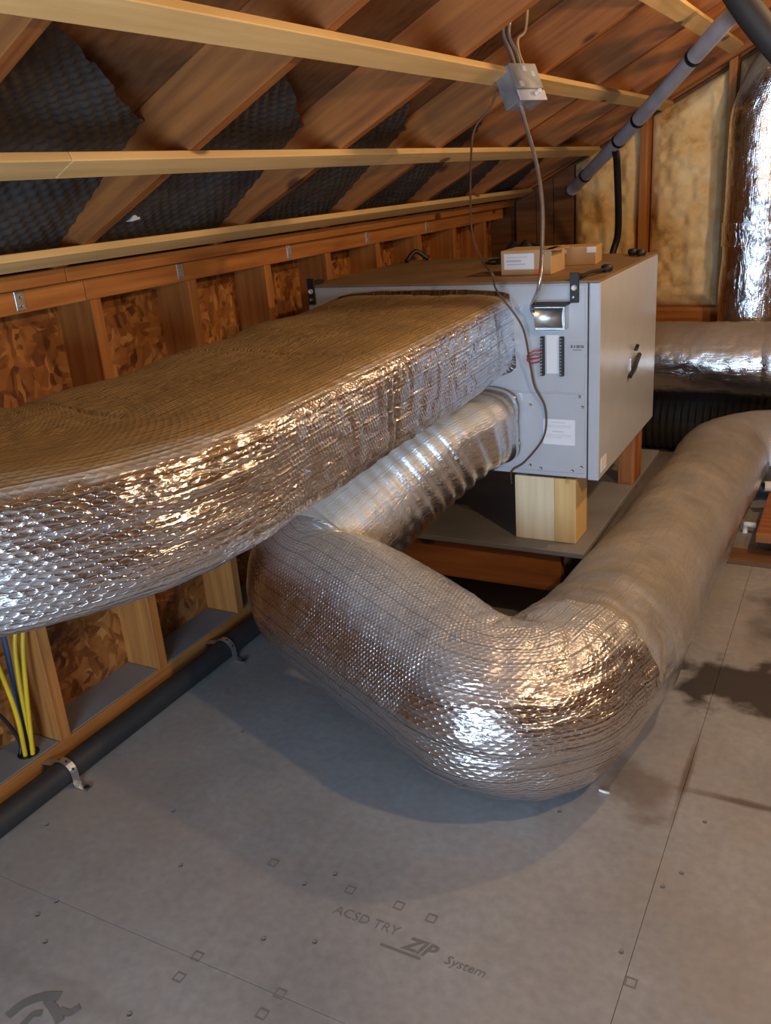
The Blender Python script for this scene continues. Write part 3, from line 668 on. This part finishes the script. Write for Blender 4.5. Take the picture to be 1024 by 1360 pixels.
# cables dropping into the hole in the bottom plate
hx, hy = -1.895, 1.165
q = at_z(38, 1000, .066); hx, hy = float(q[0]), float(q[1])
ho = tube('cable_hole', [(hx, hy, .0655), (hx, hy, .0668)], .029, 'black', wl, 20)
def cable(pts, r, m, lab, cat='cable', grp=None):
    o = tube('electrical_cable', catmull(pts, 10), r, m, None, 10); tag(o, lab, cat, grp); return o
def wp(x, y, X): return tuple(at_x(x, y, X))
def drop(top, rest): return [(top[0], top[1], 1.209), (top[0], top[1], .75), top]+rest
cable(drop(wp(20, 800, -1.878), [wp(20, 860, -1.880), wp(29, 925, -1.880), (hx+.004, hy+.013, .068), (hx+.004, hy+.013, .05)]), .0062, 'yellow', 'yellow cable hanging straight beside the stud into the plate hole')
cable(drop(wp(27, 800, -1.850), [wp(31, 870, -1.852), wp(36, 930, -1.857), (hx+.016, hy+.001, .068), (hx+.016, hy+.001, .05)]), .0062, 'yellow', 'yellow cable bowing outward closest to the stud above the plate hole')
cable(drop(wp(-30, 820, -1.868), [wp(0, 890, -1.874), wp(22, 950, -1.878), (hx+.002, hy-.012, .068), (hx+.002, hy-.012, .05)]), .0062, 'yellow', 'yellow cable slanting in from the neighbouring bay to the plate hole')
cable(drop(wp(-8, 800, -1.90), [wp(8, 860, -1.90), wp(22, 930, -1.90), wp(33, 972, -1.90), (hx-.012, hy+.006, .068), (hx-.012, hy+.006, .05)]), .0072, 'blue', 'blue cable running between the yellow cables')
cable(drop(wp(-60, 890, -1.93), [wp(5, 955, -1.915), wp(26, 985, -1.903), (hx-.017, hy-.012, .068), (hx-.017, hy-.012, .05)]), .0052, 'black', 'thin black cable slanting low into the plate hole')
# grey plastic pipe slung below the rafters at the far right
pa, pb = at_y(760, 252, 4.965), CAMP+ray(985, 4)*2.75
gp = empty('conduit_pipe', tuple(pa)); tag(gp, 'grey plastic pipe with black bands slung under the far rafters', 'pipe')
tube('pipe', resample(np.array([pa, pa*.5+pb*.5+np.array((0, 0, -.012)), pb]), .1), .030, 'pipe_grey', gp, 20)
dv = (pb-pa)/np.linalg.norm(pb-pa)
for x in (778, 822, 848, 922):
    best = min(np.linspace(0, 1, 400), key=lambda s: abs(512+F*np.dot(pa+(pb-pa)*s-CAMP, _R)/np.dot(pa+(pb-pa)*s-CAMP, _f)-x))
    c = pa+(pb-pa)*best; c[2] -= .012*(1-abs(2*best-1)); tube('clamp_band', [c-dv*.011, c+dv*.011], .0325, 'black', gp, 20)
for s in (.97,):
    c = pa+(pb-pa)*s; 
    tube('hanger_strap', [c+np.array((0, 0, .02)), np.array((c[0], c[1], zr(c[0])+.03))], .003, 'black', gp, 8)
# black cable behind the unit and black hose at the upper right
bc = [CAMP+ray(x, y)*t_ for x, y, t_ in ((816, 170, 4.28), (824, 215, 4.30), (826, 262, 4.34), (821, 305, 4.4), (812, 345, 4.45))]
s_ = min(np.linspace(0, 1, 400), key=lambda s: abs(512+F*np.dot(pa+(pb-pa)*s-CAMP, _R)/np.dot(pa+(pb-pa)*s-CAMP, _f)-817)); bc[0] = pa+(pb-pa)*s_+np.array((0, 0, -.03)); bc[1] = bc[0]*.6+bc[1]*.4+np.array((0, 0, -.05)); del bc[2]; bc.append(np.array((bc[-1][0]-.01, 4.47, .708)))
tag(tube('black_hose', catmull(bc, 10), .017, 'black', None, 14), 'thick black hose hanging from the grey pipe behind the ventilation unit', 'hose')
bh = [CAMP+ray(x, y)*2.25 for x, y in ((940, -70), (975, -15), (1010, 35), (1075, 110))]
hh_ = empty('black_hose', tuple(bh[1])); tube('hose', catmull(bh, 10), .036, 'pipe_dark', hh_, 20); tube('hanger_strap', [bh[1], np.array((bh[1][0], bh[1][1], zr(bh[1][0])+.02))], .004, 'black', hh_, 8); tube('hanger_strap', [bh[2], np.array((bh[2][0], bh[2][1], zr(bh[2][0])+.02))], .004, 'black', hh_, 8)
tag(hh_, 'fat dark hose slanting under the rafters in front of upright duct', 'hose')
# junction box on the strapping, with switch
jx, jy, jz = at_x(690, 116, -.93)
jb = empty('junction_box', (jx, jy, jz)); tag(jb, 'grey steel junction box with white switch on the roof strapping', 'junction box')
rotj = Matrix.Rotation(math.radians(-22), 4, 'Z') @ Matrix.Rotation(math.radians(-24), 4, 'Y')
def jpart(name, sx, sy, sz, off, m, par=None, bev=.003):
    o = link(name, box_mesh(name, sx, sy, sz, bev), m); o.matrix_world = rotj @ Matrix.Translation(off); o.parent = par or jb; return o
jpart('box_body', .062, .108, .108, (0, 0, 0), 'dull')
jpart('cover_plate', .004, .114, .030, (.033, 0, -.042), 'pipe_grey'); jpart('cover_plate', .004, .112, .074, (.033, 0, .014), 'dull')
jpart('switch_toggle', .022, .012, .012, (.046, .012, -.040), 'white')
for dy, dz in ((-.03, -.01), (.03, .02), (0, .035)):
    jpart('knockout', .002, .016, .016, (.036, dy, dz), 'pipe_grey')
J = Vector((jx, jy, jz))
def tj(x, y, t_): return CAMP+ray(x, y)*t_
tj0 = float(np.dot(np.array(J)-CAMP, _f))
cn = tube('metal_conduit', catmull([tj(691, 138, tj0), tj(698, 165, tj0-.01), tj(712, 215, tj0-.03), tj(720, 270, tj0-.05), tj(720, 330, tj0-.06), tj(716, 380, tj0-.08), np.array((-.866, FY-.022, 1.075)), np.array((-.864, FY-.020, 1.052)), np.array((-.850, FY-.020, 1.042))], 10), .0058, 'galv', None, 12)
tag(cn, 'thin metal conduit drooping from the junction box to the ventilation unit', 'conduit')
for k, (p, lab) in enumerate(((((686, 96), (678, 70), (668, 45)), 'silver armoured cable rising from the junction box to the rafter'), (((692, 94), (686, 70), (676, 48)), 'second silver armoured cable rising beside its twin from the junction box'), (((700, 96), (690, 72), (688, 52), (698, 40)), 'tan cable curling up behind the junction box'))):
    P = [tj(x, y, tj0+.005+.016*k) for x, y in p]; e_ = P[-1]; P.append(np.array((e_[0]+.004, e_[1]+.01, zr(e_[0])+RD/CS+.004)))
    cable(P, .006 if k < 2 else .004, 'galv' if k < 2 else 'card', lab)
bw = tube('brown_wire', catmull([tj(664, 112, tj0), tj(650, 145, tj0+.02), tj(632, 168, tj0+.05), tj(626, 200, tj0+.05), tj(626, 300, tj0), tj(640, 345, tj0-.02), tj(655, 366, tj0-.1),
      np.array((-.945, FY-.10, 1.128)), np.array((-.885, FY-.06, 1.02)), np.array((-.872, FY-.03, .90)), np.array((-.862, FY-.02, .83)), np.array((-.832, FY-.012, .76)), np.array((-.838, FY-.012, .67)), np.array((-.90, FY-.012, .585)), np.array((-.945, FY-.012, .55)), np.array((-.955, FY+.01, .50))], 10), .0032, 'brown', None, 8)
tag(bw, 'thin brown wire looping down the front of the ventilation unit', 'wire')
# boxes and scraps on the lid
ZT = uz1+.007
def carton(name, c, sx, sy, sz, rz, lab, parts):
    r = empty(name, (c[0], c[1], ZT)); r.rotation_euler = (0, 0, rz); tag(r, lab, 'box')
    o = link('carton', box_mesh('carton', sx, sy, sz, .002), 'card', r); o.location = (0, 0, sz/2)
    for nm, m, p, s in parts:
        k = link(nm, box_mesh(nm, *s, 0), m, r); k.location = p
    return r
carton('cardboard_box', (-.945, 2.775), .165, .14, .075, .0, 'small open cardboard box with white address label on the unit lid',
       [('label', 'paper', (-.022, -.0705, .042), (.098, .0012, .048)), ('print_line', 'pipe_grey', (-.040, -.0715, .044), (.05, .001, .006)), ('print_line', 'pipe_grey', (-.03, -.0715, .055), (.07, .001, .002)), ('print_line', 'pipe_grey', (-.03, -.0715, .034), (.06, .001, .003)), ('orange_sticker', 'orange_label', (.045, -.0705, .010), (.030, .0012, .016)), ('flap', 'card', (.0825, -.02, .074), (.05, .12, .002))])
carton('cardboard_box', (-.875, 3.02), .15, .12, .058, .10, 'flat cardboard box with white tape behind the labelled box on the unit lid',
       [('tape_strip', 'paper', (-.045, -.0605, .045), (.045, .0012, .012)), ('tape_strip', 'paper', (.06, -.0605, .048), (.03, .0012, .018))])
pc = empty('black_pouch', (-1.075, 3.10, ZT)); tag(pc, 'crumpled black pouch lying behind the cardboard boxes', 'pouch')
u, v = np.meshgrid(np.linspace(-1, 1, 30), np.linspace(-1, 1, 20), indexing='ij')
hh = max(.04, at_y(700, 325, 3.1)[2]-ZT)*np.clip((1-u**2)*(1-v**2), 0, 1)**.5*(1+1.0*vnoise(u*2+5, v*2+5)); V = np.stack([u*.11, v*.05, hh+.001], -1).reshape(-1, 3)
V = np.vstack([V, np.stack([u*.11, v*.05, 0*u+.0005], -1).reshape(-1, 3)])
fs = [(i*20+j, (i+1)*20+j, (i+1)*20+j+1, i*20+j+1) for i in range(29) for j in range(19)]; fs += [tuple(600+k for k in reversed(f_)) for f_ in fs]
me = poly_mesh('pouch_body', V, fs); me.shade_smooth(); link('pouch_body', me, 'black', pc)
tube('carry_strap', catmull([(-1.075+x, 3.10+y, ZT+z) for x, y, z in ((-.09, 0, .012), (-.14, .02, .010), (-.15, -.03, .005), (-.10, -.05, .005))], 8), .004, 'black', pc, 8)
# scraps at the far right of the floor duct
c_ = at_z(1004, 708, .11); ofc = lumber('board_offcut', (c_[0], c_[1]+.265, .091), (c_[0]+.6, c_[1]+.265, .091), .53, .038, 'rafter'); tag(ofc, 'reddish brown board offcut lying across a sleeper right of the floor duct', 'board')
slp = lumber('wood_sleeper', (c_[0]+.10, c_[1]+.075, .0365), (c_[0]+.10, c_[1]+.495, .0365), .05, .072, 'pipe_dark'); 
MT['sleeper'] = MT['ply']; slp.data = box_mesh('wood_sleeper', .42, .05, .073, .002); slp.data.materials.append(MT['ply']); tag(slp, 'short dark wood sleeper under the reddish board offcut', 'board')
c2 = at_z(966, 742, .02); lbd = lumber('board_offcut', (c2[0], c2[1]+.06, .010), (c2[0]+.9, c2[1]+.06, .010), .12, .020, 'ply'); tag(lbd, 'pale thin board lying flat on the floor beside the long floor duct', 'board')
pvc = empty('pipe_offcut', (-.21, 4.00-.1, .12)); 
pv0 = at_z(1015, 646, .1315); pv1 = pv0+np.array((.17, .045, .0))
pvc.location = tuple(pv0); tag(pvc, 'white plastic pipe offcut with open end resting beyond the board offcut', 'pipe')
tube('pipe', [pv0, pv1], .022, 'white', pvc, 20); tube('bore', [pv0-np.array((.0012, .0012, .0002)), pv0+np.array((.004, .004, .001))], .016, 'black', pvc, 20)
e0 = at_z(990, 698, .03); el = empty('pipe_fitting', (e0[0], e0[1], 0)); tag(el, 'tiny white plastic fitting standing beside the floor duct', 'fitting')
tube('stem', [(e0[0], e0[1], 0), (e0[0], e0[1], .04)], .010, 'white', el, 12); tube('elbow_arm', [(e0[0]-.005, e0[1], .036), (e0[0]+.04, e0[1], .036)], .011, 'white', el, 12)
s0 = at_z(803, 1052, .004)
sc_ = tube('plastic_scrap', [s0-np.array((.014, -.002, 0)), s0, s0+np.array((.012, .001, 0))], [.003, .0038, .003], 'white', None, 8); tag(sc_, 'tiny white scrap on the floor next to the foil elbow', 'scrap')
fs_ = min((CAMP+ray(180, 287)*t_ for t_ in np.linspace(1.5, 3.0, 1500)), key=lambda q: abs(q[2]-(2.205+.5*q[0]+np.interp(q[0], [-1.86, -1.45], [.012, .108])/CS-.010)))-np.array((0, 0, .012)); 
fo = link('white_wedge', poly_mesh('white_wedge', [(0, -.02, 0), (0, .016, .004), (0, .012, .035), (-.02, -.02, 0), (-.02, .016, .004), (-.02, .012, .035)], [(0, 1, 2), (5, 4, 3), (0, 3, 4, 1), (1, 4, 5, 2), (2, 5, 3, 0)]), 'white'); fo.location = (fs_[0], fs_[1], fs_[2]); tag(fo, 'small white wedge on the grey vent baffle beside a rafter', 'foam scrap')  # small white triangular wedge on the baffle

# ================================================================== pendant bulb and an added second one (out of view, right)
m, nt, b = mat('bulb_glow'); b.inputs['Base Color'].default_value = (1, .9, .75, 1); b.inputs['Emission Color'].default_value = (1, .62, .30, 1); b.inputs['Emission Strength'].default_value = 18
for BULB, BW_, lab in BULBS:
    pb_ = empty('pendant_bulb', tuple(BULB)); tag(pb_, lab, 'lamp')
    tube('bulb', [BULB+Vector((0, 0, z)) for z in (-.052, -.048, -.03, -.005, .02, .045)], [.006, .018, .029, .030, .020, .013], m, pb_, 20)
    tube('lamp_holder', [BULB+Vector((0, 0, .045)), BULB+Vector((0, 0, .10))], .02, 'white', pb_, 16)
    tube('cord', [BULB+Vector((0, 0, .10)), Vector((BULB.x, BULB.y, zr(BULB.x)+.1))], .004, 'white', pb_, 8)
    pt = bpy.data.lights.new('bulb_light', 'POINT'); pt.energy = BW_; pt.color = (1.0, .66, .35); pt.shadow_soft_size = .045
    po = bpy.data.objects.new('bulb_light', pt); COL.objects.link(po); po.location = BULB-Vector((0, 0, .11))
